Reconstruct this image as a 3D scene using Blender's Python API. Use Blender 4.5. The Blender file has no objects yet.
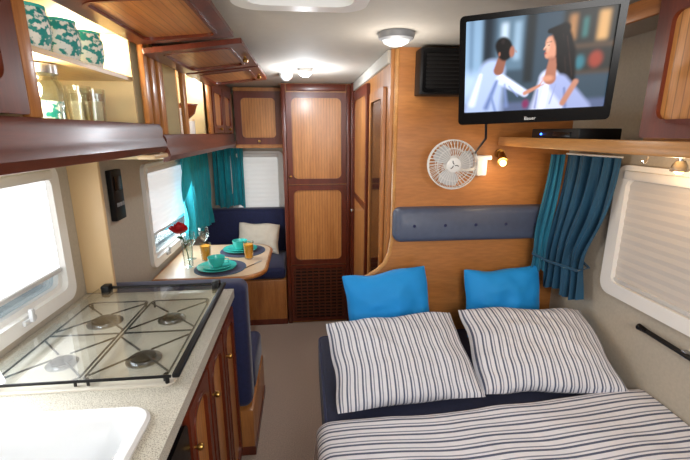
import bpy, bmesh, math, random
import numpy as np
from mathutils import Vector, Matrix, noise
random.seed(4)
scene = bpy.context.scene
COL = scene.collection
PI = math.pi
R = math.radians
try:
    scene.view_settings.view_transform = 'Standard'
except Exception:
    pass

# ------------------------------------------------------------------ colours / materials
def S(r, g, b):
    def f(c):
        c /= 255.0
        return c / 12.92 if c <= 0.04045 else ((c + 0.055) / 1.055) ** 2.4
    return (f(r), f(g), f(b), 1.0)

def base_mat(name):
    m = bpy.data.materials.new(name); m.use_nodes = True
    nt = m.node_tree
    return m, nt, nt.nodes['Principled BSDF']

def noise_ramp(nt, cols, scale=(1, 1, 1), nscale=5, detail=4, dist=0.0, pos=(0.3, 0.7)):
    tc = nt.nodes.new('ShaderNodeTexCoord'); mp = nt.nodes.new('ShaderNodeMapping')
    mp.inputs['Scale'].default_value = scale
    nz = nt.nodes.new('ShaderNodeTexNoise')
    nz.inputs['Scale'].default_value = nscale; nz.inputs['Detail'].default_value = detail
    nz.inputs['Distortion'].default_value = dist
    rp = nt.nodes.new('ShaderNodeValToRGB')
    rp.color_ramp.elements[0].position = pos[0]; rp.color_ramp.elements[1].position = pos[1]
    rp.color_ramp.elements[0].color = cols[0]; rp.color_ramp.elements[1].color = cols[1]
    nt.links.new(tc.outputs['Object'], mp.inputs['Vector'])
    nt.links.new(mp.outputs['Vector'], nz.inputs['Vector'])
    nt.links.new(nz.outputs['Fac'], rp.inputs['Fac'])
    return nz, rp

def plain(name, c, rough=0.5, metal=0.0, var=0.12, nscale=8, bump=0.0, coat=0.0, sheen=0.0, bscale=None, spec=0.5, c2=None, pos=(.3, .7)):
    m, nt, b = base_mat(name)
    c2 = c2 or tuple(min(1, x * (1 - var)) for x in c[:3]) + (1,)
    nz, rp = noise_ramp(nt, (c2, c), nscale=nscale, pos=pos)
    nt.links.new(rp.outputs['Color'], b.inputs['Base Color'])
    b.inputs['Roughness'].default_value = rough
    b.inputs['Metallic'].default_value = metal
    b.inputs['Coat Weight'].default_value = coat
    b.inputs['Sheen Weight'].default_value = sheen
    b.inputs['Specular IOR Level'].default_value = spec
    if bump > 0:
        n2 = nt.nodes.new('ShaderNodeTexNoise'); n2.inputs['Scale'].default_value = bscale or nscale * 6
        tc = nt.nodes.new('ShaderNodeTexCoord'); nt.links.new(tc.outputs['Object'], n2.inputs['Vector'])
        bp = nt.nodes.new('ShaderNodeBump'); bp.inputs['Strength'].default_value = bump
        bp.inputs['Distance'].default_value = 0.004
        nt.links.new(n2.outputs['Fac'], bp.inputs['Height']); nt.links.new(bp.outputs['Normal'], b.inputs['Normal'])
    return m

def wood(name, c1, c2, axis='z', rough=0.35, coat=0.2, fine=1.0, planks=None, pitch=.022):
    m, nt, b = base_mat(name)
    k = 14 * fine
    sc = {'x': (1.2, k, k), 'y': (k, 1.2, k), 'z': (k, k, 1.2)}[axis]
    nz, rp = noise_ramp(nt, (c1, c2), scale=sc, nscale=1.6, detail=8, dist=0.6, pos=(0.22, 0.80))
    tc = nt.nodes.new('ShaderNodeTexCoord'); mp = nt.nodes.new('ShaderNodeMapping')
    mp.inputs['Scale'].default_value = tuple(5*s for s in sc)
    n2 = nt.nodes.new('ShaderNodeTexNoise'); n2.inputs['Scale'].default_value = 3; n2.inputs['Detail'].default_value = 3
    nt.links.new(tc.outputs['Object'], mp.inputs['Vector']); nt.links.new(mp.outputs['Vector'], n2.inputs['Vector'])
    mr = nt.nodes.new('ShaderNodeMapRange'); mr.inputs['From Min'].default_value = .35; mr.inputs['From Max'].default_value = .65
    mr.inputs['To Min'].default_value = .88; mr.inputs['To Max'].default_value = 1.05
    nt.links.new(n2.outputs['Fac'], mr.inputs['Value'])
    fac = mr.outputs['Result']
    if planks:
        sp = nt.nodes.new('ShaderNodeSeparateXYZ'); nt.links.new(tc.outputs['Object'], sp.inputs[0])
        if planks == 'xy':
            ad = nt.nodes.new('ShaderNodeMath'); ad.operation = 'ADD'
            nt.links.new(sp.outputs[0], ad.inputs[0]); nt.links.new(sp.outputs[1], ad.inputs[1]); src = ad.outputs[0]
        else: src = sp.outputs['xyz'.index(planks)]
        ml = nt.nodes.new('ShaderNodeMath'); ml.operation = 'MULTIPLY'; ml.inputs[1].default_value = 1/pitch
        fr = nt.nodes.new('ShaderNodeMath'); fr.operation = 'FRACT'
        gt = nt.nodes.new('ShaderNodeMath'); gt.operation = 'LESS_THAN'; gt.inputs[1].default_value = .14
        sb = nt.nodes.new('ShaderNodeMath'); sb.operation = 'MULTIPLY_ADD'; sb.inputs[1].default_value = -.40; sb.inputs[2].default_value = 1
        mm = nt.nodes.new('ShaderNodeMath'); mm.operation = 'MULTIPLY'
        nt.links.new(src, ml.inputs[0]); nt.links.new(ml.outputs[0], fr.inputs[0]); nt.links.new(fr.outputs[0], gt.inputs[0])
        nt.links.new(gt.outputs[0], sb.inputs[0]); nt.links.new(sb.outputs[0], mm.inputs[0]); nt.links.new(fac, mm.inputs[1]); fac = mm.outputs[0]
    vm = nt.nodes.new('ShaderNodeVectorMath'); vm.operation = 'SCALE'
    nt.links.new(rp.outputs['Color'], vm.inputs[0]); nt.links.new(fac, vm.inputs['Scale'])
    nt.links.new(vm.outputs[0], b.inputs['Base Color'])
    b.inputs['Roughness'].default_value = rough; b.inputs['Coat Weight'].default_value = coat
    b.inputs['Coat Roughness'].default_value = 0.2
    return m

def emis(name, c, s, rough=0.5):
    m, nt, b = base_mat(name)
    nz, rp = noise_ramp(nt, (tuple(x * 0.94 for x in c[:3]) + (1,), c), nscale=3)
    nt.links.new(rp.outputs['Color'], b.inputs['Base Color'])
    nt.links.new(rp.outputs['Color'], b.inputs['Emission Color'])
    b.inputs['Emission Strength'].default_value = s
    b.inputs['Roughness'].default_value = rough
    return m

def glassy(name, tint=(1, 1, 1, 1), refl=0.12, rough=0.02, k=.6):
    m = bpy.data.materials.new(name); m.use_nodes = True
    nt = m.node_tree; nt.nodes.clear()
    out = nt.nodes.new('ShaderNodeOutputMaterial'); mx = nt.nodes.new('ShaderNodeMixShader')
    tr = nt.nodes.new('ShaderNodeBsdfTransparent'); tr.inputs['Color'].default_value = tint
    gl = nt.nodes.new('ShaderNodeBsdfGlossy'); gl.inputs['Roughness'].default_value = rough
    fr = nt.nodes.new('ShaderNodeLayerWeight'); fr.inputs['Blend'].default_value = 0.25
    ad = nt.nodes.new('ShaderNodeMath'); ad.operation = 'MULTIPLY_ADD'
    ad.inputs[1].default_value = k; ad.inputs[2].default_value = refl
    nt.links.new(fr.outputs['Fresnel'], ad.inputs[0]); nt.links.new(ad.outputs[0], mx.inputs['Fac'])
    nt.links.new(tr.outputs[0], mx.inputs[1]); nt.links.new(gl.outputs[0], mx.inputs[2])
    nt.links.new(mx.outputs[0], out.inputs['Surface'])
    return m

def stripes(name, source, freq, chan=0):
    m, nt, b = base_mat(name)
    tc = nt.nodes.new('ShaderNodeTexCoord'); sp = nt.nodes.new('ShaderNodeSeparateXYZ')
    nt.links.new(tc.outputs[source], sp.inputs[0])
    ml = nt.nodes.new('ShaderNodeMath'); ml.operation = 'MULTIPLY'; ml.inputs[1].default_value = freq
    fr = nt.nodes.new('ShaderNodeMath'); fr.operation = 'FRACT'
    nt.links.new(sp.outputs[chan], ml.inputs[0]); nt.links.new(ml.outputs[0], fr.inputs[0])
    rp = nt.nodes.new('ShaderNodeValToRGB'); cr = rp.color_ramp; cr.interpolation = 'CONSTANT'
    W = S(224, 225, 233); D = S(84, 92, 116); G = S(124, 130, 150)
    cr.elements[0].position = 0; cr.elements[0].color = W
    cr.elements[1].position = 0.28; cr.elements[1].color = D
    for p, c in ((0.50, W), (0.70, G), (0.84, W)):
        e = cr.elements.new(p); e.color = c
    nt.links.new(fr.outputs[0], rp.inputs['Fac']); nt.links.new(rp.outputs['Color'], b.inputs['Base Color'])
    b.inputs['Roughness'].default_value = 0.85
    n2 = nt.nodes.new('ShaderNodeTexNoise'); n2.inputs['Scale'].default_value = 9; n2.inputs['Detail'].default_value = 3; n2.inputs['Distortion'].default_value = .8
    nt.links.new(tc.outputs['Object'], n2.inputs['Vector'])
    bp = nt.nodes.new('ShaderNodeBump'); bp.inputs['Strength'].default_value = 0.5; bp.inputs['Distance'].default_value = 0.02
    nt.links.new(n2.outputs['Fac'], bp.inputs['Height']); nt.links.new(bp.outputs['Normal'], b.inputs['Normal'])
    return m

def speckle(name):
    m, nt, b = base_mat(name)
    nz, rp = noise_ramp(nt, (S(140, 134, 122), S(204, 200, 188)), nscale=380, detail=2, pos=(0.36, 0.52))
    nt.links.new(rp.outputs['Color'], b.inputs['Base Color']); b.inputs['Roughness'].default_value = 0.3
    return m

H1, H2 = S(158, 96, 46), S(196, 134, 72)
M = {}
M['honey'] = wood('honey_wood', H1, H2, 'z')
M['honey_x'] = wood('honey_wood_x', H1, H2, 'x')
M['honey_y'] = wood('honey_wood_y', S(148, 86, 42), S(190, 124, 66), 'y')
M['plank'] = wood('planked_honey_wood', S(172, 108, 54), S(212, 148, 84), 'z', planks='xy')
M['plank_y'] = wood('planked_honey_wood_y', S(156, 94, 48), S(200, 136, 74), 'y', planks='x')
M['bulk'] = wood('bulkhead_wood', S(168, 104, 50), S(192, 128, 68), 'x', rough=0.4, fine=0.5)
M['dark'] = wood('mahogany_wood', S(78, 28, 14), S(116, 46, 22), 'z')
M['dark_y'] = wood('mahogany_wood_y', S(72, 28, 14), S(112, 48, 24), 'y', rough=0.42, coat=0.15)
M['cream_wood'] = wood('cream_wood', S(206, 172, 122), S(228, 200, 152), 'y', rough=0.35)
M['pale'] = plain('pale_beech_panel', S(220, 190, 146), .4, var=.06, nscale=3)
M['shelf_wood'] = wood('light_oak_wood', S(176, 120, 62), S(206, 152, 90), 'y', rough=0.35)
M['inner'] = plain('cream_interior', S(238, 220, 176), 0.6)
M['wall'] = plain('wall_fabric', S(188, 179, 164), 0.85, nscale=90, var=0.10, bump=0.3, bscale=300)
M['ceil'] = plain('ceiling_lining', S(192, 186, 176), 0.8, nscale=30, var=0.04)
M['carpet'] = plain('carpet_loop', S(208, 190, 174), 0.95, nscale=160, var=0.35, bump=0.8, bscale=420)
M['navy'] = plain('navy_fabric', S(26, 36, 84), 0.75, nscale=60, var=0.3, sheen=0.2)
M['navy_dark'] = plain('navy_dark_fabric', S(24, 32, 68), 0.8, nscale=60, var=0.3, sheen=0.15)
M['pad'] = plain('blue_grey_vinyl', S(80, 90, 114), 0.45, nscale=30, var=0.12)
M['teal'] = plain('teal_fabric', S(0, 160, 178), 0.7, var=0.25, sheen=0.2)
M['teal_deep'] = plain('deep_teal_fabric', S(0, 112, 144), 0.7, var=0.3, sheen=0.2)
M['petrol'] = plain('petrol_fabric', S(6, 76, 110), 0.7, var=0.35, sheen=0.2)
M['blue'] = plain('bright_blue_fabric', S(0, 146, 226), 0.7, var=0.1, sheen=0.1)
M['white'] = plain('white_plastic', S(232, 232, 230), 0.35, var=0.03)
M['enamel'] = plain('white_enamel', S(240, 243, 246), 0.15, var=0.02, coat=0.5)
M['hobplate'] = plain('hob_plate', S(214, 208, 196), 0.3, var=0.06, coat=0.3)
M['black'] = plain('black_plastic', S(18, 18, 20), 0.45, var=0.2, spec=.3)
M['gloss_black'] = plain('gloss_black', S(10, 10, 12), 0.25, var=0.1, spec=.25)
M['iron'] = plain('black_enamel_wire', S(24, 22, 22), 0.4, var=0.2)
M['chrome'] = plain('chrome', S(190, 192, 196), 0.25, 1.0, var=0.06)
M['brass'] = plain('brass', S(180, 140, 76), 0.3, 1.0, var=0.1)
M['grey'] = plain('grey_plastic', S(140, 142, 146), 0.4, var=0.08)
M['lightgrey'] = plain('light_grey_plastic', S(200, 202, 204), 0.4, var=0.05)
M['top'] = speckle('speckled_laminate')
M['tabletop'] = plain('pale_table_laminate', S(212, 186, 154), 0.3, nscale=40, var=0.08)
M['teal_cer'] = plain('teal_ceramic', S(74, 206, 196), 0.2, var=0.15, coat=0.6)
M['teal_knit'] = plain('teal_white_pattern', S(240, 246, 240), 0.5, nscale=60, c2=S(20, 150, 146), pos=(.47, .53))
M['brown_cer'] = plain('brown_ceramic', S(120, 62, 36), 0.25, var=0.2, coat=0.5)
M['white_cer'] = plain('white_ceramic', S(238, 236, 230), 0.2, var=0.04, coat=0.5)
M['red'] = plain('red_petals', S(206, 8, 24), 0.5, var=0.45, nscale=40)
M['green'] = plain('green_stem', S(40, 100, 40), 0.5, var=0.3)
M['orange'] = plain('orange_juice', S(255, 170, 10), 0.3, var=0.1)
M['cream'] = plain('cream_fabric', S(244, 236, 218), 0.85, var=0.08, nscale=20, bump=0.2)
M['glass'] = glassy('clear_glass', (0.95, 0.98, 0.97, 1), 0.05, k=.4)
M['lid'] = glassy('lid_glass', (0.97, 0.98, 0.97, 1), 0.05, 0.015, k=.32)
M['pane'] = glassy('window_glass', (0.9, 0.95, 0.95, 1), 0.05)
M['blind_hot'] = emis('glowing_white_blind', S(250, 252, 255), 1.15)  # window blinds: daylight behind the cloth is put in as emission
M['blind_mid'] = emis('glowing_pale_blind', S(232, 236, 240), 0.62)
M['blind_front'] = emis('glowing_front_blind', S(214, 214, 212), 0.5)
M['blind_grey'] = emis('glowing_grey_beige_blind', S(180, 173, 166), 0.22)  # weak emission here too, for daylight behind the cloth
M['lamp_on'] = emis('lit_lamp_cool', S(225, 236, 255), 40)
M['glow_soft'] = emis('soft_glow', S(225, 230, 230), 0.25)
M['lamp_warm'] = emis('lit_lamp_warm', S(255, 190, 110), 16)
M['led_blue'] = emis('small_led', S(60, 120, 255), 6)
M['stripe_uv'] = stripes('striped_pillow_cotton', 'UV', 19.0, 0)
M['stripe_y'] = stripes('striped_duvet_cotton', 'UV', 1.0, 1)

# ------------------------------------------------------------------ mesh helpers
def merge(bm, t, Mx=None):
    if Mx is not None: t.transform(Mx)
    me = bpy.data.meshes.new('tmp'); t.to_mesh(me); t.free()
    bm.from_mesh(me); bpy.data.meshes.remove(me)

def box(bm, x0, x1, y0, y1, z0, z1, bev=0.0, seg=2, Mx=None):
    t = bmesh.new()
    bmesh.ops.create_cube(t, size=1.0, matrix=Matrix.Translation(((x0+x1)/2, (y0+y1)/2, (z0+z1)/2)) @ Matrix.Diagonal((x1-x0, y1-y0, z1-z0, 1)))
    if bev > 0:
        bmesh.ops.bevel(t, geom=list(t.edges), offset=bev, segments=seg, affect='EDGES', profile=0.5)
    merge(bm, t, Mx); return bm

def loft(bm, loops, cap0=True, cap1=True, closed=False, Mx=None):
    t = bmesh.new()
    vs = [[t.verts.new(p) for p in l] for l in loops]
    n = len(loops[0]); k = len(loops)
    for i in range(k if closed else k - 1):
        a = vs[i]; b = vs[(i + 1) % k]
        for j in range(n):
            t.faces.new((a[j], a[(j+1) % n], b[(j+1) % n], b[j]))
    if not closed:
        if cap0: t.faces.new(list(reversed(vs[0])))
        if cap1: t.faces.new(vs[-1])
    bmesh.ops.recalc_face_normals(t, faces=list(t.faces))
    merge(bm, t, Mx); return bm

def frame_dir(d):
    d = d.normalized()
    a = Vector((0, 0, 1)) if abs(d.z) < 0.9 else Vector((1, 0, 0))
    x = a.cross(d).normalized(); y = d.cross(x)
    return x, y

def cyl(bm, p0, p1, r0, r1=None, seg=24, Mx=None):
    p0 = Vector(p0); p1 = Vector(p1); r1 = r0 if r1 is None else r1
    x, y = frame_dir(p1 - p0)
    L = []
    for p, r in ((p0, r0), (p1, r1)):
        L.append([p + x * (r*math.cos(2*PI*i/seg)) + y * (r*math.sin(2*PI*i/seg)) for i in range(seg)])
    return loft(bm, L, Mx=Mx)

def tube(bm, pts, r, seg=8, cyclic=False, Mx=None):
    pts = [Vector(p) for p in pts]; n = len(pts); L = []
    px = None
    for i, p in enumerate(pts):
        if cyclic: d = pts[(i+1) % n] - pts[i-1]
        else: d = pts[min(i+1, n-1)] - pts[max(i-1, 0)]
        d.normalize()
        if px is None: x, y = frame_dir(d)
        else:
            x = (px - d * px.dot(d)).normalized(); y = d.cross(x)
        px = x
        L.append([p + x*(r*math.cos(2*PI*j/seg)) + y*(r*math.sin(2*PI*j/seg)) for j in range(seg)])
    return loft(bm, L, closed=cyclic, Mx=Mx)

def lathe(bm, prof, c=(0, 0, 0), seg=32, Mx=None):
    t = bmesh.new(); c = Vector(c); rings = []
    for r, z in prof:
        if r < 1e-5: rings.append([t.verts.new(c + Vector((0, 0, z)))])
        else: rings.append([t.verts.new(c + Vector((r*math.cos(2*PI*i/seg), r*math.sin(2*PI*i/seg), z))) for i in range(seg)])
    for a, b in zip(rings[:-1], rings[1:]):
        for i in range(seg):
            j = (i + 1) % seg
            if len(a) == 1 and len(b) == 1: continue
            if len(a) == 1: t.faces.new((a[0], b[j], b[i]))
            elif len(b) == 1: t.faces.new((a[i], a[j], b[0]))
            else: t.faces.new((a[i], a[j], b[j], b[i]))
    bmesh.ops.recalc_face_normals(t, faces=list(t.faces))
    merge(bm, t, Mx); return bm

def rrect(cx, cy, w, h, r, n=5):
    P = []
    for qx, qy, a0 in ((1, 1, 0), (-1, 1, PI/2), (-1, -1, PI), (1, -1, 3*PI/2)):
        for i in range(n + 1):
            a = a0 + PI/2 * i / n
            P.append((cx + qx*(w/2 - r) + r*math.cos(a), cy + qy*(h/2 - r) + r*math.sin(a)))
    return P

def prism(bm, poly, y0, y1, plane='xz', Mx=None):
    f = {'xz': lambda a, b, d: (a, d, b), 'yz': lambda a, b, d: (d, a, b), 'xy': lambda a, b, d: (a, b, d)}[plane]
    return loft(bm, [[f(a, b, y0) for a, b in poly], [f(a, b, y1) for a, b in poly]], Mx=Mx)

def ringplate(bm, outer, inner, y0, y1, plane='xz', Mx=None):
    f = {'xz': lambda a, b, d: (a, d, b), 'yz': lambda a, b, d: (d, a, b), 'xy': lambda a, b, d: (a, b, d)}[plane]
    L = [[f(a, b, d) for a, b in loop] for loop, d in ((outer, y1), (outer, y0), (inner, y0), (inner, y1))]
    return loft(bm, L, closed=True, Mx=Mx)

def basis(o, ex, ez):
    ex = Vector(ex).normalized(); ez = Vector(ez).normalized(); ey = ez.cross(ex)
    m = Matrix.Identity(4)
    for i in range(3):
        m[i][0] = ex[i]; m[i][1] = ey[i]; m[i][2] = ez[i]; m[i][3] = o[i]
    return m

# ------------------------------------------------------------------ object helpers
def rootof(o):
    while o.parent: o = o.parent
    return o

def part(name, bm, mat, parent=None, loc=None, smooth=40):
    """verts are given in world coordinates; they are shifted to the root's origin"""
    off = Vector(loc) if loc is not None else (Vector(rootof(parent).location) if parent else Vector((0, 0, 0)))
    bm.transform(Matrix.Translation(-off))
    me = bpy.data.meshes.new(name); bm.to_mesh(me); bm.free()
    for p in me.polygons: p.use_smooth = True
    me.set_sharp_from_angle(angle=R(smooth))
    me.materials.append(mat)
    o = bpy.data.objects.new(name, me); COL.objects.link(o)
    if parent: o.parent = parent
    elif loc is not None: o.location = loc
    return o

def tag(o, label, cat, group=None):
    o['label'] = label; o['category'] = cat
    if group: o['group'] = group
    return o

def thing(name, label, cat, loc=(0, 0, 0), group=None):
    o = bpy.data.objects.new(name, None); COL.objects.link(o); o.location = loc
    o.empty_display_size = 0.05
    return tag(o, label, cat, group)

def struct(name, bm, mat, label=None):
    o = part(name, bm, mat); o['kind'] = 'structure'
    if label: o['label'] = label
    return o

def dup(root, loc, label, group=None):
    r = root.copy(); COL.objects.link(r); r.location = loc; r['label'] = label
    if group: r['group'] = group
    for ch in list(root.children):
        c = ch.copy(); COL.objects.link(c); c.parent = r
        for g in list(ch.children):
            d = g.copy(); COL.objects.link(d); d.parent = c
    return r

nb = bmesh.new
XL, XR, YB, YF, ZC = -0.95, 1.28, -0.7, 3.9, 1.96

# ------------------------------------------------------------------ the shell
struct('floor', box(nb(), XL-.05, XR+.05, YB-.05, YF+.05, -.05, 0), M['carpet'])
struct('ceiling', box(nb(), XL-.05, XR+.05, YB-.05, YF+.05, ZC, ZC+.04), M['ceil'])
def wall_with_holes(name, axis, fixed0, fixed1, a0, a1, holes):
    bm = nb()
    def bb(p, q, z0, z1):
        if q - p < 1e-4 or z1 - z0 < 1e-4: return
        if axis == 'y': box(bm, fixed0, fixed1, p, q, z0, z1)
        else: box(bm, p, q, fixed0, fixed1, z0, z1)
    cur = a0
    for (p, q, z0, z1) in holes:
        bb(cur, p, 0, ZC); bb(p, q, 0, z0); bb(p, q, z1, ZC); cur = q
    bb(cur, a1, 0, ZC)
    return struct(name, bm, M['wall'])
wall_with_holes('wall_left', 'y', XL-.04, XL, YB, YF, [(.45, 1.60, .98, 1.46), (2.47, 3.42, .80, 1.39)])
wall_with_holes('wall_right', 'y', XR, XR+.04, YB, YF, [(.15, 1.48, .965, 1.45)])
wall_with_holes('wall_front', 'x', YF, YF+.04, XL, XR, [(-.66, -.22, .82, 1.40)])
struct('wall_back', box(nb(), XL, XR, YB-.04, YB, 0, ZC), M['wall'])

def window(n, M4, w, h, blindmat, bh, fr=.045, latch=()):
    """local x across, z up (0..h), -y into the room"""
    bm = nb(); box(bm, -w/2, w/2, .018, .024, 0, h, Mx=M4)
    win = struct('window_%d' % n, bm, M['pane'])
    bm = nb()
    ringplate(bm, rrect(0, h/2, w+.05, h+.05, .05), rrect(0, h/2, w-2*fr+.04, h-2*fr+.04, .03), -.022, .0, Mx=M4)
    ringplate(bm, rrect(0, h/2, w, h, .045), rrect(0, h/2, w-2*fr, h-2*fr, .03), .0, .02, Mx=M4)
    part('window_frame', bm, M['white'], win)
    # softly pleated blind cloth
    bm = nb(); L = []
    k = 24; zz = [h-bh + (bh-.02)*i/k for i in range(k+1)]
    pr = [(-.004 + (.0025 if i % 2 else 0), z) for i, z in enumerate(zz)] + [(.004, z) for z in reversed(zz)]
    loft(bm, [[(x, a, b_) for a, b_ in pr] for x in (-w/2+.03, w/2-.03)], Mx=M4)
    b = part('blind', bm, blindmat, win, smooth=5)
    bm = nb(); box(bm, -w/2+.03, w/2-.03, -.012, .006, h-bh-.014, h-bh+.004, .004, Mx=M4)
    part('blind_bar', bm, M['lightgrey'], b)
    bm = nb(); box(bm, -w/2+.02, w/2-.02, -.03, 0, h-.03, h+.005, .006, Mx=M4)
    part('blind_cassette', bm, M['white'], win)
    for x in latch:
        bm = nb(); box(bm, x-.03, x+.03, -.034, -.022, .0, .018, .004, Mx=M4); box(bm, x-.008, x+.008, -.045, -.03, .004, .05, .004, Mx=M4)
        part('latch', bm, M['lightgrey'], win)
    return win
window(1, basis((XL, 1.025, .98), (0, 1, 0), (0, 0, 1)), 1.15, .48, M['blind_hot'], .37, latch=(.3,))
window(2, basis((XL, 2.945, .80), (0, 1, 0), (0, 0, 1)), .95, .59, M['blind_mid'], .41, latch=(-.25,))
window(3, basis((XR, .815, .965), (0, -1, 0), (0, 0, 1)), 1.33, .485, M['blind_grey'], .44, fr=.05)
window(4, basis((-.44, YF, .82), (1, 0, 0), (0, 0, 1)), .44, .58, M['blind_front'], .53)

struct('trim_1', box(nb(), XL, -.83, 1.722, 1.745, .92, 1.53, .004), M['pale'], 'pale wood upright panel at the end of the hob')
poly = [(.43, ZC), (1.28, ZC), (1.28, 0), (.27, 0), (.27, .86), (.285, .885), (.32, .905), (.36, .93), (.395, .965), (.418, 1.02), (.43, 1.10), (.43, 1.2)]
struct('wall_bulkhead', prism(nb(), poly, 1.85, 1.88), M['bulk'])
edge = [(.43, ZC-.005), (.43, 1.2), (.43, 1.10), (.418, 1.02), (.395, .965), (.36, .93), (.32, .905), (.285, .885), (.27, .86), (.27, .02)]
struct('trim_2', tube(nb(), [(a-.004, 1.865, b) for a, b in edge], .014), M['shelf_wood'], 'rounded wood edging of the bulkhead')
struct('wall_washroom', box(nb(), .40, .43, 1.885, 3.18, 0, ZC), M['honey'])
struct('trim_3', box(nb(), .37, .40, 3.15, 3.2, 0, ZC-.002, .006), M['dark'])
struct('trim_4', box(nb(), .385, .42, 1.9, 3.15, ZC-.06, ZC-.002, .004), M['ceil'])

def door_leaf(parent, Mx, w, h, t=.018, name='door', fw=.045, r=.035, fm='dark', pm='plank'):
    bm = nb()
    ringplate(bm, rrect(0, h/2, w, h, .008), rrect(0, h/2, w-2*fw, h-2*fw, r), -t, 0, Mx=Mx)
    d = part(name, bm, M[fm], parent)
    bm = nb()
    prism(bm, rrect(0, h/2, w-2*fw+.01, h-2*fw+.01, r), -t*.55, -t*.1, Mx=Mx)
    part('door_panel', bm, M[pm], d)
    bm = nb()
    ringplate(bm, rrect(0, h/2, w-2*fw+.004, h-2*fw+.004, r), rrect(0, h/2, w-2*fw-.016, h-2*fw-.016, r*.8), -t-.003, -t*.5, Mx=Mx)
    part('moulding', bm, M['dark'], d)
    return d

def knob(parent, Mx, x, z, t=.018, mat='brass', r=.011):
    bm = nb()
    lathe(bm, [(0, .024), (r*.7, .023), (r, .017), (r*.9, .01), (r*.45, .006), (r*.45, 0), (0, 0)], seg=16,
          Mx=Mx @ Matrix.Translation((x, -t, z)) @ Matrix.Rotation(R(90), 4, 'X'))
    return part('knob', bm, M[mat], parent)

Mw = basis((.398, 2.78, .06), (0, -1, 0), (0, 0, 1))
bm = nb(); ringplate(bm, rrect(0, .91, .66, 1.82, .01), rrect(0, .91, .56, 1.70, .07), -.02, 0, Mx=Mw)
dr = struct('door_1', bm, M['dark'], 'washroom door with dark frame facing the aisle')
bm = nb(); prism(bm, rrect(0, .91, .57, 1.71, .07), -.012, -.002, Mx=Mw); part('door_panel', bm, M['plank'], dr)
bm = nb(); box(bm, -.28, .28, -.018, -.004, 1.05, 1.09, Mx=Mw); part('rail', bm, M['dark'], dr)
knob(dr, Mw, -.26, .95, .02, 'chrome', .016)
Mm = basis((.398, 2.17, .30), (0, -1, 0), (0, 0, 1))
t = thing('wall_mirror', 'tall dark narrow mirror with brown frame on washroom wall beside the bulkhead', 'mirror', (.398, 2.17, .30))
bm = nb(); ringplate(bm, rrect(0, .76, .40, 1.50, .01), rrect(0, .76, .32, 1.40, .03), -.016, 0, Mx=Mm); part('frame', bm, M['honey'], t)
bm = nb(); prism(bm, rrect(0, .76, .33, 1.41, .03), -.008, -.002, Mx=Mm); part('mirror_glass', bm, plain('dark_mirror', S(60, 40, 30), .1, .6), t)

# ------------------------------------------------------------------ wardrobe
t = thing('wardrobe', 'tall wardrobe at aisle end with two honey panels over a dark lattice vent', 'wardrobe', (.105, 3.2, 0))
part('body', box(nb(), -.16, .37, 3.20, 3.895, 0, 1.955), M['honey'], t)
Mx = basis((.105, 3.2, 0), (1, 0, 0), (0, 0, 1))
bm = nb(); box(bm, -.265, -.232, -.022, 0, 0, 1.95, .006, Mx=Mx); part('pilaster', bm, M['dark'], t)
bm = nb(); box(bm, .232, .262, -.022, 0, 0, 1.95, .006, Mx=Mx); part('pilaster', bm, M['dark'], t)
bm = nb(); box(bm, -.225, .225, -.02, 0, 1.90, 1.95, .005, Mx=Mx); part('cornice', bm, M['dark'], t)
for z0, z1 in ((1.20, 1.89), (.53, 1.19)):
    Md = Mx @ Matrix.Translation((0, 0, z0))
    d = door_leaf(t, Md, .46, z1 - z0, .02, fw=.032, r=.05)
    if z0 > 1: knob(d, Md, -.21, .06, .02, 'brass')
bm = nb(); ringplate(bm, rrect(0, .27, .462, .50, .008), rrect(0, .27, .42, .45, .02), -.02, 0, Mx=Mx)
g = part('vent_grille', bm, M['dark'], t)
bm = nb()
for i in range(9):
    x = -.200 + .05*i
    box(bm, x-.005, x+.005, -.016, -.008, .045, .495, Mx=Mx)
for i in range(15):
    z = .070 + .0290*i
    box(bm, -.21, .21, -.018, -.006, z-.0065, z+.0065, Mx=Mx)
part('lattice', bm, plain('dark_lattice', S(96, 48, 28), .35), g)
bm = nb(); box(bm, -.22, .22, -.003, -.0005, .03, .51, Mx=Mx); part('backing', bm, M['black'], g)

# ------------------------------------------------------------------ kitchen base cabinet
t = thing('kitchen_cabinet', 'long wooden kitchen base cabinet with panelled doors below the speckled worktop', 'cabinet', (-.64, .85, 0))
xk = -.350
part('body', box(nb(), -.945, xk, .0, 1.70, .0, .74), M['honey_y'], t)
bm = nb(); box(bm, -.40, xk, .0, 1.70, .74, .878); box(bm, -.945, -.40, 1.68, 1.70, .74, .878); box(bm, -.945, -.40, .0, .02, .74, .878)
part('top_rail', bm, M['dark_y'], t)
for y0, y1 in ((1.46, 1.69), (1.22, 1.44), (.985, 1.20)):
    Md = basis((xk, (y0+y1)/2, .08), (0, 1, 0), (0, 0, 1))
    d = door_leaf(t, Md, y1-y0, .77, .020, fw=.032, r=.06)
    knob(d, Md, -.085, .64, .020, 'brass', .011)
Md = basis((xk, .86, .60), (0, 1, 0), (0, 0, 1))
bm = nb(); prism(bm, rrect(0, .12, .22, .24, .03), -.018, 0, Mx=Md); cp = part('switch_board', bm, M['gloss_black'], t)
for k in range(3):
    bm = nb(); lathe(bm, [(0, .018), (.010, .017), (.012, .008), (.014, 0), (0, 0)], seg=20, Mx=Md @ Matrix.Translation((.0, -.018, .05+.07*k)) @ Matrix.Rotation(R(90), 4, 'X'))
    part('control_knob', bm, M['chrome'], cp)
Md = basis((xk, .86, .08), (0, 1, 0), (0, 0, 1))
d = door_leaf(t, Md, .22, .50, .020, fw=.032, r=.05); knob(d, Md, .08, .42, .020)
Md = basis((xk, .53, .08), (0, 1, 0), (0, 0, 1))
d = door_leaf(t, Md, .40, .77, .020, fw=.04, r=.06); knob(d, Md, .15, .64, .020)

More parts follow.
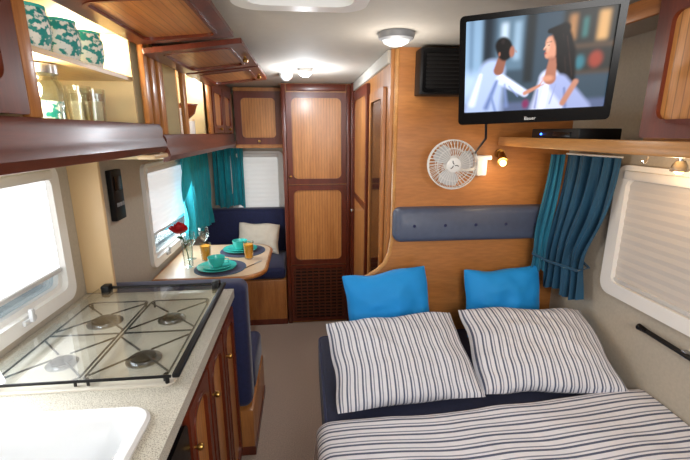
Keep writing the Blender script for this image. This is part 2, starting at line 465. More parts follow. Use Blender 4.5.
bm = nb()
sx0, sx1, sy0, sy1 = -.865, -.405, .40, .90
box(bm, XL+.002, -.325, sy1, 1.715, .88, .92); box(bm, XL+.002, -.325, .0, sy0, .88, .92)
box(bm, XL+.002, sx0, sy0, sy1, .88, .92); box(bm, sx1, -.325, sy0, sy1, .88, .92)
wt = part('worktop', bm, M['top'], None, loc=(-.63, .85, .88))
tag(wt, 'speckled grey laminate kitchen worktop running along the left wall', 'worktop')
bm = nb(); cx, cy = (sx0+sx1)/2, (sy0+sy1)/2
prof = [(.50, .54, .05, .9203), (.502, .542, .055, .927), (.49, .53, .055, .934), (.45, .49, .05, .932), (.425, .465, .06, .92), (.41, .45, .07, .86), (.38, .42, .08, .79), (.30, .34, .08, .775), (.06, .06, .03, .77)]
loft(bm, [[(x, y, z) for x, y in rrect(cx, cy, w, h, r, 8)] for w, h, r, z in prof], cap0=False)
t = thing('kitchen_sink', 'white rectangular sink bowl set into the worktop nearest the camera', 'sink', (cx, cy, .92))
part('basin', bm, M['enamel'], t)
bm = nb(); lathe(bm, [(0, .004), (.02, .005), (.032, .003), (.034, 0), (0, 0)], (cx, cy, .771)); part('drain', bm, M['chrome'], t)

# hob
t = thing('gas_hob', 'four burner gas hob with wire pan supports beneath a hinged glass lid', 'hob', (-.62, 1.36, .92))
bm = nb()
hx, hy = -.617, 1.345
loft(bm, [[(x, y, z) for x, y in rrect(hx, hy, w, h, .03, 6)] for w, h, z in ((.49, .67, .9203), (.49, .67, .925), (.48, .66, .927), (.46, .64, .926), (.45, .63, .924))])
part('hob_plate', bm, M['hobplate'], t)
bpos = [(-.735, 1.15, .032), (-.50, 1.15, .038), (-.735, 1.42, .044), (-.50, 1.42, .036)]
for x, y, r in bpos:
    bm = nb(); lathe(bm, [(0, 0), (r*1.35, 0), (r*1.35, .003), (r, .005), (r, .010), (0, .010)], (x, y, .924))
    b = part('burner', bm, M['chrome'], t)
    bm = nb(); lathe(bm, [(0, 0), (r*.85, 0), (r*.9, .004), (r*.6, .007), (0, .008)], (x, y, .934))
    part('burner_cap', bm, M['iron'], b)
for x0, x1 in ((-.845, -.625), (-.612, -.39)):
    bm = nb(); z = .947
    xm = (x0+x1)/2
    tube(bm, [(a, b_, z) for a, b_ in rrect(xm, 1.285, x1-x0, .53, .02, 3)], .003, cyclic=True)
    tube(bm, [(x0, 1.285, z), (x1, 1.285, z)], .003)
    for (bx, by, r) in bpos:
        if x0 < bx < x1:
            for k in range(4):
                a = PI/4 + k*PI/2
                p = Vector((bx + .024*math.cos(a), by + .024*math.sin(a), z+.001))
                q = Vector((bx + .150*math.cos(a), by + .150*math.sin(a), z))
                q.x = min(max(q.x, x0), x1); q.y = min(max(q.y, 1.02), 1.55)
                tube(bm, [p, q], .003)
    for fx in (x0+.01, x1-.01):
        for fy in (1.03, 1.54): cyl(bm, (fx, fy, .924), (fx, fy, z), .004, seg=8)
    part('pan_support', bm, M['iron'], t)
bm = nb(); prism(bm, rrect(hx, hy, .51, .69, .025), .956, .960, 'xy'); lid = part('glass_lid', bm, M['lid'], t)
bm = nb(); box(bm, -.370, -.350, 1.0, 1.69, .951, .965, .004); part('lid_edge', bm, M['black'], lid)
bm = nb(); box(bm, -.87, -.371, 1.680, 1.692, .952, .963, .004); part('lid_edge', bm, M['black'], lid)
bm = nb(); box(bm, -.87, -.371, .998, 1.002, .954, .962, .001); part('lid_edge', bm, M['black'], lid)
for x in (-.84, -.39):
    bm = nb(); box(bm, x-.016, x+.016, 1.655, 1.695, .924, .975, .005); part('hinge', bm, M['black'], t)
for x in (-.84, -.39):
    bm = nb(); cyl(bm, (x, 1.02, .926), (x, 1.02, .956), .006, seg=12); part('rubber_foot', bm, M['black'], t)

# ------------------------------------------------------------------ overhead cabinets left
def oh_open(name, label, y0, y1, z0, z1, rail_h, posts, tr=.05):
    xf = -.58
    t = thing(name, label, 'cabinet', (-.765, (y0+y1)/2, z0))
    bm = nb()
    box(bm, XL+.002, XL+.012, y0, y1, z0, z1); box(bm, XL+.012, xf, y0, y1, z0, z0+.018); box(bm, XL+.012, xf, y0, y1, z1-.018, z1)
    box(bm, XL+.012, xf, y0, y0+.018, z0+.018, z1-.018); box(bm, XL+.012, xf, y1-.018, y1, z0+.018, z1-.018)
    part('carcass', bm, M['inner'], t)
    prof = [(xf, z0-.012), (xf+.022, z0-.008), (xf+.034, z0+.015), (xf+.028, z0+.035), (xf+.02, z0+.05), (xf+.022, z0+rail_h-.02), (xf+.012, z0+rail_h), (xf, z0+rail_h)]
    bm = nb(); loft(bm, [[(a, y, b) for a, b in prof] for y in (y0, y1)]); part('front_rail', bm, M['dark_y'], t)
    bm = nb(); box(bm, xf, xf+.014, y0, y1, z1-tr, z1, .003); part('top_rail', bm, M['dark_y'], t)
    for p0, p1 in posts:
        bm = nb(); box(bm, xf-.002, xf+.018, p0, p1, z0+rail_h, z1-tr, .003); part('post', bm, M['honey'], t)
    return t
kc = oh_open('overhead_cabinet', 'overhead kitchen cabinet standing open above the hob with lit shelves inside', .0, 1.715, 1.53, 1.95, .10, [(.93, .97), (1.60, 1.64), (1.67, 1.715)], tr=.03)
bm = nb(); box(bm, XL+.012, -.60, .98, 1.58, 1.775, 1.789); part('shelf', bm, M['cream_wood'], kc)
bm = nb(); box(bm, XL+.012, -.60, .965, .98, 1.55, 1.93); part('divider', bm, M['inner'], kc)
bm = nb(); box(bm, XL+.012, -.60, 1.58, 1.595, 1.55, 1.93); part('divider', bm, M['inner'], kc)
Md = basis((-.578, .70, 1.635), (0, 1, 0), (0, 0, 1)); door_leaf(kc, Md, .44, .28, .02, fw=.05)
Md = basis((-.578, .24, 1.635), (0, 1, 0), (0, 0, 1)); door_leaf(kc, Md, .44, .28, .02, fw=.05)
Mr = basis((-.56, 1.29, 1.905), (0, 1, 0), (.995, 0, .09)); d = door_leaf(kc, Mr, .50, .33, .016, fw=.045, pm='plank_y')
bm = nb(); box(bm, -.61, -.545, 1.56, 1.715, 1.50, 1.518, .006); part('end_cap', bm, M['pale'], kc)

dc = oh_open('overhead_cabinet', 'overhead dinette cabinet with raised flap doors above the table', 1.75, 3.43, 1.49, 1.94, .10, [(1.75, 1.80), (2.08, 2.13), (2.62, 2.68), (3.36, 3.43)])
for yc, w in ((1.83, .50), (2.37, .50)):
    Mr = basis((-.56, yc, 1.885), (0, 1, 0), (.99, 0, .12)); d = door_leaf(dc, Mr, w, .35, .018, fw=.05, pm='plank_y')
    knob(d, Mr, 0, .325, .018, 'brass', .012)
for yc in (2.855, 3.19):
    Md = basis((-.578, yc, 1.595), (0, 1, 0), (0, 0, 1)); d = door_leaf(dc, Md, .32, .30, .02, fw=.04)
    knob(d, Md, 0, .025, .02)
bm = nb(); box(bm, XL+.012, -.60, 2.63, 2.645, 1.51, 1.92); part('divider', bm, M['inner'], dc)
bm = nb(); box(bm, XL+.012, -.60, 2.10, 2.115, 1.51, 1.92); part('divider', bm, M['inner'], dc)

t = thing('overhead_cabinet', 'small end cabinet with one closed panelled door over the front window', 'cabinet', (-.36, 3.67, 1.47))
part('body', box(nb(), -.555, -.165, 3.47, 3.895, 1.47, 1.95), M['honey'], t)
Md = basis((-.36, 3.47, 1.50), (1, 0, 0), (0, 0, 1)); d = door_leaf(t, Md, .38, .42, .02, fw=.045, r=.04); knob(d, Md, 0, .025, .02)

def cup_profile(r, h, wall=.003):
    return [(0, 0), (r*.72, 0), (r*.8, .004), (r, h), (r-wall, h), (r*.8-wall, .008), (0, .008)]
zs = 1.7892
t = thing('beaker', 'teal and white patterned beaker nearest the cabinet door on upper shelf', 'cup', (-.65, 1.12, zs), 'patterned beakers on the upper shelf')
bm = nb(); lathe(bm, [(0, 0), (.030, 0), (.038, .008), (.046, .04), (.045, .075), (.038, .098), (.035, .098), (.042, .075), (.043, .04), (.035, .012), (0, .008)], (-.65, 1.12, zs)); cupb = part('cup_body', bm, M['teal_knit'], t)
bm = nb(); lathe(bm, [(.036, .095), (.040, .096), (.040, .103), (.034, .103)], (-.65, 1.12, zs)); part('rim', bm, M['teal_cer'], cupb)
dup(t, (-.65, 1.255, zs), 'teal and white patterned beaker second along the upper shelf')
dup(t, (-.65, 1.39, zs), 'teal and white patterned beaker third along the upper shelf')
jc = (-.69, 1.19, 1.5485)
bx = thing('glass_jar', 'tall clear glass storage jar on the lower shelf of the lit cabinet', 'jar', jc)
bm = nb(); lathe(bm, [(0, 0), (.05, 0), (.055, .01), (.055, .17), (.045, .19), (.045, .2), (.042, .2), (.042, .188), (.052, .165), (.052, .01), (0, .006)], jc)
part('jar_body', bm, M['glass'], bx)
bm = nb(); lathe(bm, [(0, .2), (.048, .2), (.048, .222), (0, .226)], jc); part('lid', bm, M['chrome'], bx)
bm = nb(); lathe(bm, [(0, .008), (.05, .008), (.05, .13), (0, .135)], jc); part('contents', bm, M['teal_knit'], bx)
for (px, py, lb) in ((-.65, 1.30, 'clear empty drinking glass next to the jar in the lit cabinet'), (-.65, 1.385, 'clear empty drinking glass nearest the tin in the lit cabinet')):
    bx = thing('tumbler', lb, 'glass', (px, py, 1.5485))
    bm = nb(); lathe(bm, cup_profile(.034, .18, .002), (px, py, 1.5485)); part('glass_body', bm, M['glass'], bx)
bx = thing('storage_tin', 'cream lidded tin beside the glasses inside the lit cabinet', 'tin', (-.72, 1.49, 1.5485))
bm = nb(); lathe(bm, [(0, 0), (.05, 0), (.05, .15), (0, .15)], (-.72, 1.49, 1.5485)); part('tin_body', bm, M['cream'], bx)
bm = nb(); lathe(bm, [(0, .15), (.052, .15), (.052, .175), (0, .178)], (-.72, 1.49, 1.5485)); part('lid', bm, M['chrome'], bx)
bx = thing('jug', 'tall white jug in the open dinette cabinet', 'jug', (-.655, 2.21, 1.5085))
bm = nb(); lathe(bm, [(0, 0), (.04, 0), (.05, .04), (.045, .12), (.035, .18), (.04, .21), (.036, .21), (.031, .18), (.04, .12), (.044, .04), (0, .01)], (-.655, 2.21, 1.5085)); part('jug_body', bm, M['white_cer'], bx)
bm = nb(); tube(bm, [(-.655, 2.25, 1.69), (-.655, 2.275, 1.68), (-.655, 2.28, 1.63), (-.655, 2.255, 1.59)], .006); part('handle', bm, M['white_cer'], bx)
bx = thing('mixing_bowl', 'brown glazed bowl standing on a pale pot in open dinette cabinet', 'bowl', (-.665, 2.40, 1.6685))
bm = nb(); lathe(bm, [(0, 0), (.03, 0), (.065, .03), (.08, .08), (.076, .08), (.06, .034), (0, .008)], (-.665, 2.40, 1.6685)); part('bowl_body', bm, M['brown_cer'], bx)
bm = nb(); lathe(bm, [(.078, .074), (.083, .076), (.083, .082), (.077, .082)], (-.665, 2.40, 1.6685)); part('rim', bm, M['dark'], bx)
bx = thing('storage_pot', 'pale ceramic pot under the brown bowl in the dinette cabinet', 'pot', (-.665, 2.40, 1.5085))
bm = nb(); lathe(bm, [(0, 0), (.05, 0), (.06, .02), (.06, .15), (0, .15)], (-.665, 2.40, 1.5085)); part('pot_body', bm, M['white_cer'], bx)
bm = nb(); lathe(bm, [(0, .15), (.062, .15), (.06, .1595), (0, .1595)], (-.665, 2.40, 1.5085)); part('lid', bm, M['cream_wood'], bx)
bx = thing('mug', 'brown mug in the nearer bay of the open dinette cabinet', 'mug', (-.65, 1.94, 1.5085))
bm = nb(); lathe(bm, cup_profile(.042, .15, .004), (-.65, 1.94, 1.5085)); part('mug_body', bm, M['brown_cer'], bx)
bm = nb(); tube(bm, [(-.65, 1.98, 1.63), (-.65, 2.01, 1.62), (-.65, 2.01, 1.57), (-.65, 1.976, 1.56)], .005); part('handle', bm, M['brown_cer'], bx)
bx = thing('spot_lamp', 'tiny lit spotlight under the roof of the dinette cabinet', 'lamp', (-.615, 2.55, 1.92))
bm = nb(); cyl(bm, (-.615, 2.55, 1.9218), (-.615, 2.55, 1.905), .020); part('lamp_shade', bm, M['chrome'], bx)
bm = nb(); bmesh.ops.create_uvsphere(bm, u_segments=14, v_segments=8, radius=.013, matrix=Matrix.Translation((-.615, 2.55, 1.902))); part('bulb', bm, M['lamp_on'], bx)

t = thing('control_panel', 'dark control panel on left wall just beyond the pale upright', 'control panel', (XL, 2.09, 1.2))
bm = nb(); box(bm, XL, XL+.03, 2.03, 2.14, 1.17, 1.42, .006); part('panel_case', bm, M['black'], t)
bm = nb(); box(bm, XL+.03, XL+.034, 2.045, 2.125, 1.32, 1.39, .001); part('display', bm, M['gloss_black'], t)
for k in range(3):
    bm = nb(); box(bm, XL+.03, XL+.036, 2.045+.028*k, 2.064+.028*k, 1.24, 1.26, .002); part('button', bm, M['grey'], t)

# ------------------------------------------------------------------ dinette
def bench(label, y0, y1, back_front, x0, x1, zb, zs, ztop, yb0, yb1):
    t = thing('dinette_bench', label, 'bench', ((x0+x1)/2, (y0+y1)/2, 0))
    part('base', box(nb(), x0, x1, y0, y1, 0, zb, .003), M['honey'], t)
    part('kick_trim', box(nb(), x0+.02, x1+.004, y0-.003, y1, 0.0, .05, .001), M['dark'], t)
    s0, s1 = (yb1, y1) if back_front else (y0, yb0)
    part('seat_cushion', box(nb(), x0+.005, x1-.002, s0+.003, s1-.002, zb+.001, zs, .035, 5), M['navy'], t)
    part('back_cushion', box(nb(), x0+.005, x1-.002, yb0, yb1-.003, zb+.001, ztop, .045, 6), M['navy'], t)
    return t
bench('near navy dinette bench with its back against the hob end of the worktop', 1.75, 2.26, True, -.945, -.28, .26, .44, .92, 1.755, 1.89)
bench('far navy dinette bench beneath the front window', 3.18, 3.89, False, -.945, -.17, .40, .50, .90, 3.74, 3.888)

t = thing('dining_table', 'pale dinette table with rounded wood edge set for two between the benches', 'table', (-.60, 2.76, 0))
def table_loop(off, z):
    P = [(-.93+off, 2.38+off), (-.93+off, 3.14-off)]
    r = .16
    for i in range(9):
        a = PI/2 - PI/2*i/8
        P.append((-.26-off-r + r*math.cos(a), 3.14-off-r + r*math.sin(a)))
    for i in range(9):
        a = -PI/2*i/8
        P.append((-.26-off-r + r*math.cos(a), 2.38+off+r + r*math.sin(a)))
    return [(x, y, z) for x, y in P]
bm = nb(); loft(bm, [table_loop(.012, .705), table_loop(.012, .733)]); part('table_top', bm, M['tabletop'], t)
bm = nb(); tube(bm, [(p[0], p[1], .719) for p in table_loop(.006, 0)], .0135, 10, cyclic=True); part('edging', bm, M['honey_x'], t)
bm = nb(); cyl(bm, (-.5, 2.76, .02), (-.5, 2.76, .705), .03); lathe(bm, [(0, 0), (.14, 0), (.14, .008), (.04, .02), (0, .02)], (-.5, 2.76, 0)); part('pedestal', bm, M['chrome'], t)

ZT = .7332
def placemat(label, x, y):
    t = thing('placemat', label, 'placemat', (x, y, ZT), 'placemats on the dinette table')
    bm = nb(); lathe(bm, [(0, 0), (.16, 0), (.16, .003), (0, .003)], (x, y, ZT)); part('mat', bm, M['navy'], t)
    bm = nb(); lathe(bm, [(.159, 0), (.165, 0), (.165, .004), (.159, .004)], (x, y, ZT)); part('border', bm, M['petrol'], t); return t
placemat('round navy placemat nearer the hob under teal plates', -.56, 2.56)
placemat('round navy placemat nearer the front window under teal dishes', -.47, 2.94)
zp = ZT + .0042
t = thing('dinner_plate', 'large teal dinner plate at the near table setting', 'plate', (-.58, 2.55, zp), 'teal dinner plates')
bm = nb(); lathe(bm, [(0, 0), (.07, 0), (.125, .014), (.125, .018), (.07, .006), (0, .006)], (-.58, 2.55, zp)); part('plate_body', bm, M['teal_cer'], t)
dup(t, (-.49, 2.95, zp), 'large teal dinner plate at the far table setting')
t = thing('side_plate', 'small teal plate stacked on the near dinner plate', 'plate', (-.58, 2.55, zp+.0065), 'teal side plates')
bm = nb(); lathe(bm, [(0, 0), (.05, 0), (.09, .012), (.09, .016), (.05, .005), (0, .005)], (-.58, 2.55, zp+.0065)); part('plate_body', bm, M['teal_cer'], t)
dup(t, (-.49, 2.95, zp+.0065), 'small teal plate stacked on the far dinner plate')
t = thing('teacup', 'teal cup resting on the near stack of plates', 'cup', (-.58, 2.55, zp+.012), 'teal cups')
bm = nb(); lathe(bm, [(0, 0), (.028, 0), (.048, .025), (.056, .065), (.052, .065), (.043, .027), (0, .008)], (-.58, 2.55, zp+.012)); part('cup_body', bm, M['teal_cer'], t)
bm = nb(); tube(bm, [(-.53, 2.55, zp+.065), (-.505, 2.55, zp+.062), (-.505, 2.55, zp+.037), (-.533, 2.55, zp+.032)], .0045); part('handle', bm, M['teal_cer'], t)
dup(t, (-.49, 2.95, zp+.012), 'teal cup resting on the far stack of plates')
def tumbler(x, y, label):
    t = thing('tumbler', label, 'glass', (x, y, ZT), 'glasses of orange juice')
    bm = nb(); lathe(bm, cup_profile(.038, .125, .002), (x, y, ZT)); part('glass_body', bm, M['glass'], t)
    bm = nb(); lathe(bm, [(0, .009), (.0275, .009), (.0345, .105), (0, .105)], (x, y, ZT)); part('juice', bm, M['orange'], t); return t
tum = tumbler(-.69, 2.74, 'glass of orange juice beside the rose')
dup(tum, (-.40, 2.75, ZT), 'glass of orange juice near the rounded table edge')
def wineglass(x, y, label):
    t = thing('wine_glass', label, 'glass', (x, y, ZT), 'stemmed glasses')
    bm = nb(); lathe(bm, [(0, .004), (.012, .004), (.032, 0), (.033, .002), (.006, .008), (.0035, .02), (.0035, .085), (.012, .095), (.032, .12), (.038, .15), (.034, .195), (.032, .195), (.036, .15), (.030, .122), (.010, .099), (0, .096)], (x, y, ZT))
    part('glass_body', bm, M['glass'], t)
    return t
wg = wineglass(-.80, 2.78, 'clear stemmed glass right behind the rose near the side window')
dup(wg, (-.74, 2.92, ZT), 'clear stemmed glass farther back between rose and far setting')
Mk = Matrix.Translation((-.36, 2.60, ZT)) @ Matrix.Rotation(R(60), 4, 'Z')
t = thing('knife', 'steel table knife at the near table setting', 'knife', (-.36, 2.60, ZT))
bm = nb(); box(bm, -.1, .0, -.006, .006, 0, .004, .0015, Mx=Mk); part('handle', bm, M['chrome'], t)
bm = nb(); prism(bm, [(0, -.005), (.09, -.009), (.105, 0), (.0, .006)], 0, .002, 'xy', Mx=Mk); part('blade', bm, M['chrome'], t)
t = thing('rose_vase', 'clear glass of water holding a rose by the dinette window', 'vase', (-.77, 2.60, ZT))
bm = nb(); lathe(bm, cup_profile(.036, .17, .002), (-.77, 2.60, ZT)); part('glass_body', bm, M['glass'], t)
t = thing('rose', 'single red rose on green stem standing in the glass', 'flower', (-.77, 2.60, ZT+.01))
RX, RY, RZ = -.805, 2.59, ZT+.235
bm = nb(); tube(bm, [(-.765, 2.605, ZT+.012), (-.772, 2.60, ZT+.10), (-.79, 2.592, ZT+.20), (RX, RY, RZ)], .0035); part('stem', bm, M['green'], t)
bm = nb()
for k, (rr, h0, ph) in enumerate(((.018, .064, 0), (.031, .060, .6), (.043, .050, 1.3), (.052, .038, 2.0))):
    L = []
    for i in range(7):
        f = i/6; r = rr*(.35 + .65*math.sin(f*PI*.55+.15))*(1+.12*f*(k > 1))
        L.append([(RX + r*(1+.13*f*math.cos(3*a+ph))*math.cos(a), RY + r*(1+.13*f*math.cos(3*a+ph))*math.sin(a), RZ+h0*f*(1+.12*math.cos(3*a+ph))) for a in [2*PI*j/24 for j in range(24)]])
    loft(bm, L, cap0=True, cap1=False)
part('bloom', bm, M['red'], t)
for sx, z in ((1, .16), (-1, .19)):
    bm = nb()
    p = Vector((-.785, 2.594, ZT+z)); loop = [p, p+Vector((.02*sx, .01, .02)), p+Vector((.05*sx, .005, .02)), p+Vector((.02*sx, -.014, .006))]
    vs = [bm.verts.new(q) for q in loop]; bm.faces.new(vs)
    part('leaf', bm, M['green'], t)

# ------------------------------------------------------------------ pillows & bed
def pillow(bm, w, h, th, Mx, n=44, seed=0, pinch=.05, corner=.03, ex=2.4, wr=.16):
    t = bmesh.new(); lay = t.loops.layers.uv.new('UVMap')
    uvd = {}; grid = {}
    for s in (1, -1):
        for i in range(n+1):
            for j in range(n+1):
                if s == -1 and (i in (0, n) or j in (0, n)): grid[s, i, j] = grid[1, i, j]; continue
                u = -1+2*i/n; v = -1+2*j/n
                cr = 1 - corner*(u*u*v*v)**2.5
                x = u*w/2*(1 - pinch*(1-v*v))*cr; z = v*h/2*(1 - pinch*(1-u*u)*1.3)*cr
                z += .012*noise.noise(Vector((u*1.5, seed+3, 0)))*abs(v); x += .010*noise.noise(Vector((v*1.5, seed+7, 0)))*abs(u)
                T = th/2*math.sqrt(max(0, (1-abs(u)**ex)*(1-abs(v)**ex)))
                T *= 1 + wr*noise.noise(Vector((u*1.6+seed, v*1.6, s*3))) + .5*wr*noise.noise(Vector((u*4+v*2+seed, v*4, s*3)))
                edgew = .010*noise.noise(Vector((u*2.5, v*2.5, seed)))
                vt = t.verts.new((x, -s*T + edgew, z)); grid[s, i, j] = vt; uvd[vt] = ((u+1)/2, (v+1)/2)
    for s in (1, -1):
        for i in range(n):
            for j in range(n):
                q = [grid[s, i, j], grid[s, i+1, j], grid[s, i+1, j+1], grid[s, i, j+1]]
                if s == -1: q.reverse()
                f = t.faces.new(q)
                for l in f.loops: l[lay].uv = uvd[l.vert]
    merge(bm, t, Mx); return bm
def pm(c, tilt, roll=0, yaw=0):
    return Matrix.Translation(c) @ Matrix.Rotation(R(yaw), 4, 'Z') @ Matrix.Rotation(R(-tilt), 4, 'X') @ Matrix.Rotation(R(roll), 4, 'Y')

t = thing('bed', 'made up lounge bed with navy piped mattress cushions on the right', 'bed', (.66, .98, 0))
part('bed_base', box(nb(), .08, 1.27, .12, 1.84, 0, .38, .004), M['honey_y'], t)
for y0, y1 in ((.10, .95), (.955, 1.845)):
    o = part('mattress', box(nb(), .05, 1.275, y0, y1, .381, .60, .03, 4), M['navy_dark'], t)
    bm = nb(); tube(bm, [(x, y, .592) for x, y in rrect((.05+1.275)/2, (y0+y1)/2, 1.212, y1-y0-.014, .03)], .006, cyclic=True); part('piping', bm, M['navy'], o)

t2 = bmesh.new(); lay = t2.loops.layers.uv.new('UVMap'); nx, ny = 130, 100
y0, y1 = .14, 1.20
grid = []; uvd = {}
for i in range(nx+1):
    row = []
    for j in range(ny+1):
        s = i/nx*1.62 - .36
        y = y0 + (y1-y0)*j/ny
        ztop = .638 + .014*noise.noise(Vector((s*2.2, y*2.8, 1))) + .007*noise.noise(Vector((s*6+y*3, y*5, 4)))
        ey = min(1, (y1 - y)/.05); ztop -= .034*(1-math.sqrt(max(0, 1-(1-ey)**2)))
        rad = .05
        if s >= rad: x, z = .02 + s, ztop
        elif s > -.03:
            a = (rad - s)/(rad+.03)*PI/2; x = .07 - .05*math.sin(a); z = ztop - .05*(1-math.cos(a))
        else: x = .02 - .008*(1+math.sin(y*22))*min(1, (-.03-s)*8); z = ztop - .05 + (s+.03)
        x = min(x, 1.272)
        yy = y + (.018*noise.noise(Vector((s*3, 5, 0))) + .075*max(0, s-.45))*(j/ny)**2
        vt = t2.verts.new((x, yy, z)); row.append(vt); uvd[vt] = (s, y*28)
    grid.append(row)
for i in range(nx):
    for j in range(ny):
        f = t2.faces.new((grid[i][j], grid[i+1][j], grid[i+1][j+1], grid[i][j+1]))
        for l in f.loops: l[lay].uv = uvd[l.vert]
bm = nb(); merge(bm, t2)
dv = part('duvet', bm, M['stripe_y'], None, loc=(.65, .68, .6))
sm = dv.modifiers.new('thick', 'SOLIDIFY'); sm.thickness = .012; sm.offset = -1
tag(dv, 'white duvet with dark stripes spread across the bed and hanging over its aisle edge', 'duvet')

g = 'striped pillows'
o = part('pillow', pillow(nb(), .57, .405, .165, pm((.365, 1.405, .725), 64, -3), seed=1), M['stripe_uv'], None, loc=(.365, 1.405, .725)); tag(o, 'dark striped white pillow on the aisle side of the bed', 'pillow', g)
o = part('pillow', pillow(nb(), .575, .41, .165, pm((.945, 1.415, .725), 63, 0, -5), seed=5), M['stripe_uv'], None, loc=(.945, 1.415, .725)); tag(o, 'dark striped white pillow beside the right wall under the curtain', 'pillow', g)
g = 'bright blue cushions'
o = part('cushion', pillow(nb(), .41, .355, .15, pm((.385, 1.735, .792), 11, -6), seed=9, wr=.08), M['blue'], None, loc=(.385, 1.735, .792)); tag(o, 'bright blue square cushion at the aisle end of the bulkhead', 'cushion', g)
o = part('cushion', pillow(nb(), .39, .345, .14, pm((.955, 1.735, .790), 11, -2), seed=12, wr=.08), M['blue'], None, loc=(.955, 1.735, .790)); tag(o, 'bright blue square cushion near the petrol curtain', 'cushion', g)
o = part('cushion', pillow(nb(), .38, .28, .12, pm((-.43, 3.635, .65), 18, 4), seed=15, wr=.08), M['cream'], None, loc=(-.43, 3.635, .65)); tag(o, 'cream cushion leaning on the far navy dinette bench', 'cushion')

t = thing('headboard', 'long blue grey padded headrest fixed across the wooden bulkhead', 'headboard', (.82, 1.85, 1.09))
bm = nb(); L = []
for d, sh in ((1.85, 0), (1.815, 0), (1.795, .008), (1.785, .025)):
    L.append([(x, d, z) for x, z in rrect(.813, 1.17, .79-2*sh, .165-2*sh, .035-sh*.5, 6)])
loft(bm, L); part('pad', bm, M['pad'], t)
for k in range(5):
    bm = nb(); x = .51 + .15*k
    lathe(bm, [(0, .004), (.006, .003), (.008, 0), (0, 0)], seg=12, Mx=Matrix.Translation((x, 1.785, 1.17)) @ Matrix.Rotation(R(90), 4, 'X')); part('button', bm, M['navy'], t)

# ------------------------------------------------------------------ right side shelf and locker
t = thing('overhead_shelf', 'wooden overhead shelf unit with closed locker above the right window', 'shelf', (1.1, .9, 1.53))
part('shelf_board', box(nb(), .925, 1.275, .02, 1.845, 1.545, 1.568, .004), M['cream_wood'], t)
part('lip', box(nb(), .912, .928, .02, 1.845, 1.538, 1.578, .004), M['shelf_wood'], t)
lk = part('locker_body', box(nb(), .94, 1.275, .02, 1.05, 1.569, 1.95), M['honey_y'], t)
for yc in (.825, .375):
    Md = basis((.94, yc, 1.585), (0, -1, 0), (0, 0, 1)); door_leaf(t, Md, .44, .35, .02, fw=.038, r=.03)
part('top_rail', box(nb(), .925, .94, 1.05, 1.845, 1.90, 1.95, .003), M['honey_y'], t)

t = thing('media_box', 'flat black receiver box lying on the shelf behind the television', 'receiver', (1.0, 1.48, 1.5685))
bm = nb(); box(bm, .932, 1.09, 1.31, 1.60, 1.5685, 1.612, .004); part('case', bm, M['black'], t)
bm = nb(); box(bm, .929, .9325, 1.35, 1.45, 1.582, 1.60, .0005); part('display', bm, M['gloss_black'], t)
bm = nb(); cyl(bm, (.928, 1.53, 1.592), (.9325, 1.53, 1.592), .004, seg=10); part('led', bm, M['led_blue'], t)

t = thing('wall_speaker', 'black boxy speaker unit mounted high on the bulkhead beside the television', 'speaker', (.61, 1.80, 1.76))
bm = nb(); box(bm, .50, .715, 1.76, 1.85, 1.755, 1.945, .006); part('case', bm, M['black'], t)
bm = nb(); ringplate(bm, rrect(.607, 1.85, .195, .17, .012), rrect(.607, 1.85, .17, .145, .01), 1.752, 1.76); part('front_frame', bm, M['gloss_black'], t)
bm = nb()
for i in range(9): box(bm, .525, .69, 1.755, 1.759, 1.785+.016*i, 1.791+.016*i)
part('grille', bm, M['iron'], t)

# ------------------------------------------------------------------ television
tvc = Vector((.643, 1.128, 1.774))
Mt = basis(tvc, (.40, -.180, 0), (0, 0, 1)) @ Matrix.Rotation(R(13), 4, 'X') @ Matrix.Rotation(R(-2), 4, 'Y')
t = thing('television', 'flat black television on a swing arm showing two people', 'television', tvc)
W, H = .400, .296
bm = nb()
loft(bm, [[(x, d, z) for x, z in rrect(0, 0, W*f, H*f2, .012)] for d, f, f2 in ((0, 1, 1), (.018, 1, 1), (.03, .9, .88), (.05, .6, .6))], Mx=Mt)
part('casing', bm, M['black'], t)
bm = nb(); ringplate(bm, rrect(0, 0, W, H, .012), rrect(0, .010, W-.034, H-.050, .002), -.012, 0, Mx=Mt); bz = part('bezel', bm, M['gloss_black'], t)
nx, ny = 300, 190
sw, sh = W-.032, H-.048
s_, t_ = np.meshgrid(np.linspace(0, 1, nx+1), np.linspace(0, 1, ny+1), indexing='ij')
def lin(c): return np.array(S(*c)[:3])
img = np.zeros((nx+1, ny+1, 3)) + lin((62, 78, 88))
asp = sw/sh
def paint(alpha, c):
    global img
    a = np.clip(alpha, 0, 1)[..., None]; img = img*(1-a) + lin(c)*a
def ell(cx, cy, rx, ry, c, rot=0, soft=.15, op=1):
    x = (s_-cx)*asp; y = t_-cy; a = R(rot)
    X = x*math.cos(a)+y*math.sin(a); Y = -x*math.sin(a)+y*math.cos(a)
    d = np.sqrt((X/rx)**2+(Y/ry)**2); paint(np.clip((1-d)/soft, 0, 1)*op, c)
def rect(x0, x1, y0, y1, c, op=1, soft=.012):
    a = np.minimum.reduce([(s_-x0), (x1-s_), (t_-y0), (y1-t_)])/soft
    paint(np.clip(a, 0, 1)*op, c)
def cap(x0, y0, x1, y1, r0, r1, c, soft=.25, op=1):
    ax, ay, bx_, by = x0*asp, y0, x1*asp, y1
    px, py = s_*asp-ax, t_-ay; dx, dy = bx_-ax, by-ay
    h = np.clip((px*dx+py*dy)/(dx*dx+dy*dy), 0, 1); d = np.hypot(px-h*dx, py-h*dy); r = r0+(r1-r0)*h
    paint(np.clip((1-d/r)/soft, 0, 1)*op, c)
def blur(k):
    global img
    for ax in (0, 1):
        acc = np.zeros_like(img)
        for d in range(-k, k+1):
            idx = np.clip(np.arange(img.shape[ax])+d, 0, img.shape[ax]-1); acc += np.take(img, idx, axis=ax)
        img = acc/(2*k+1)
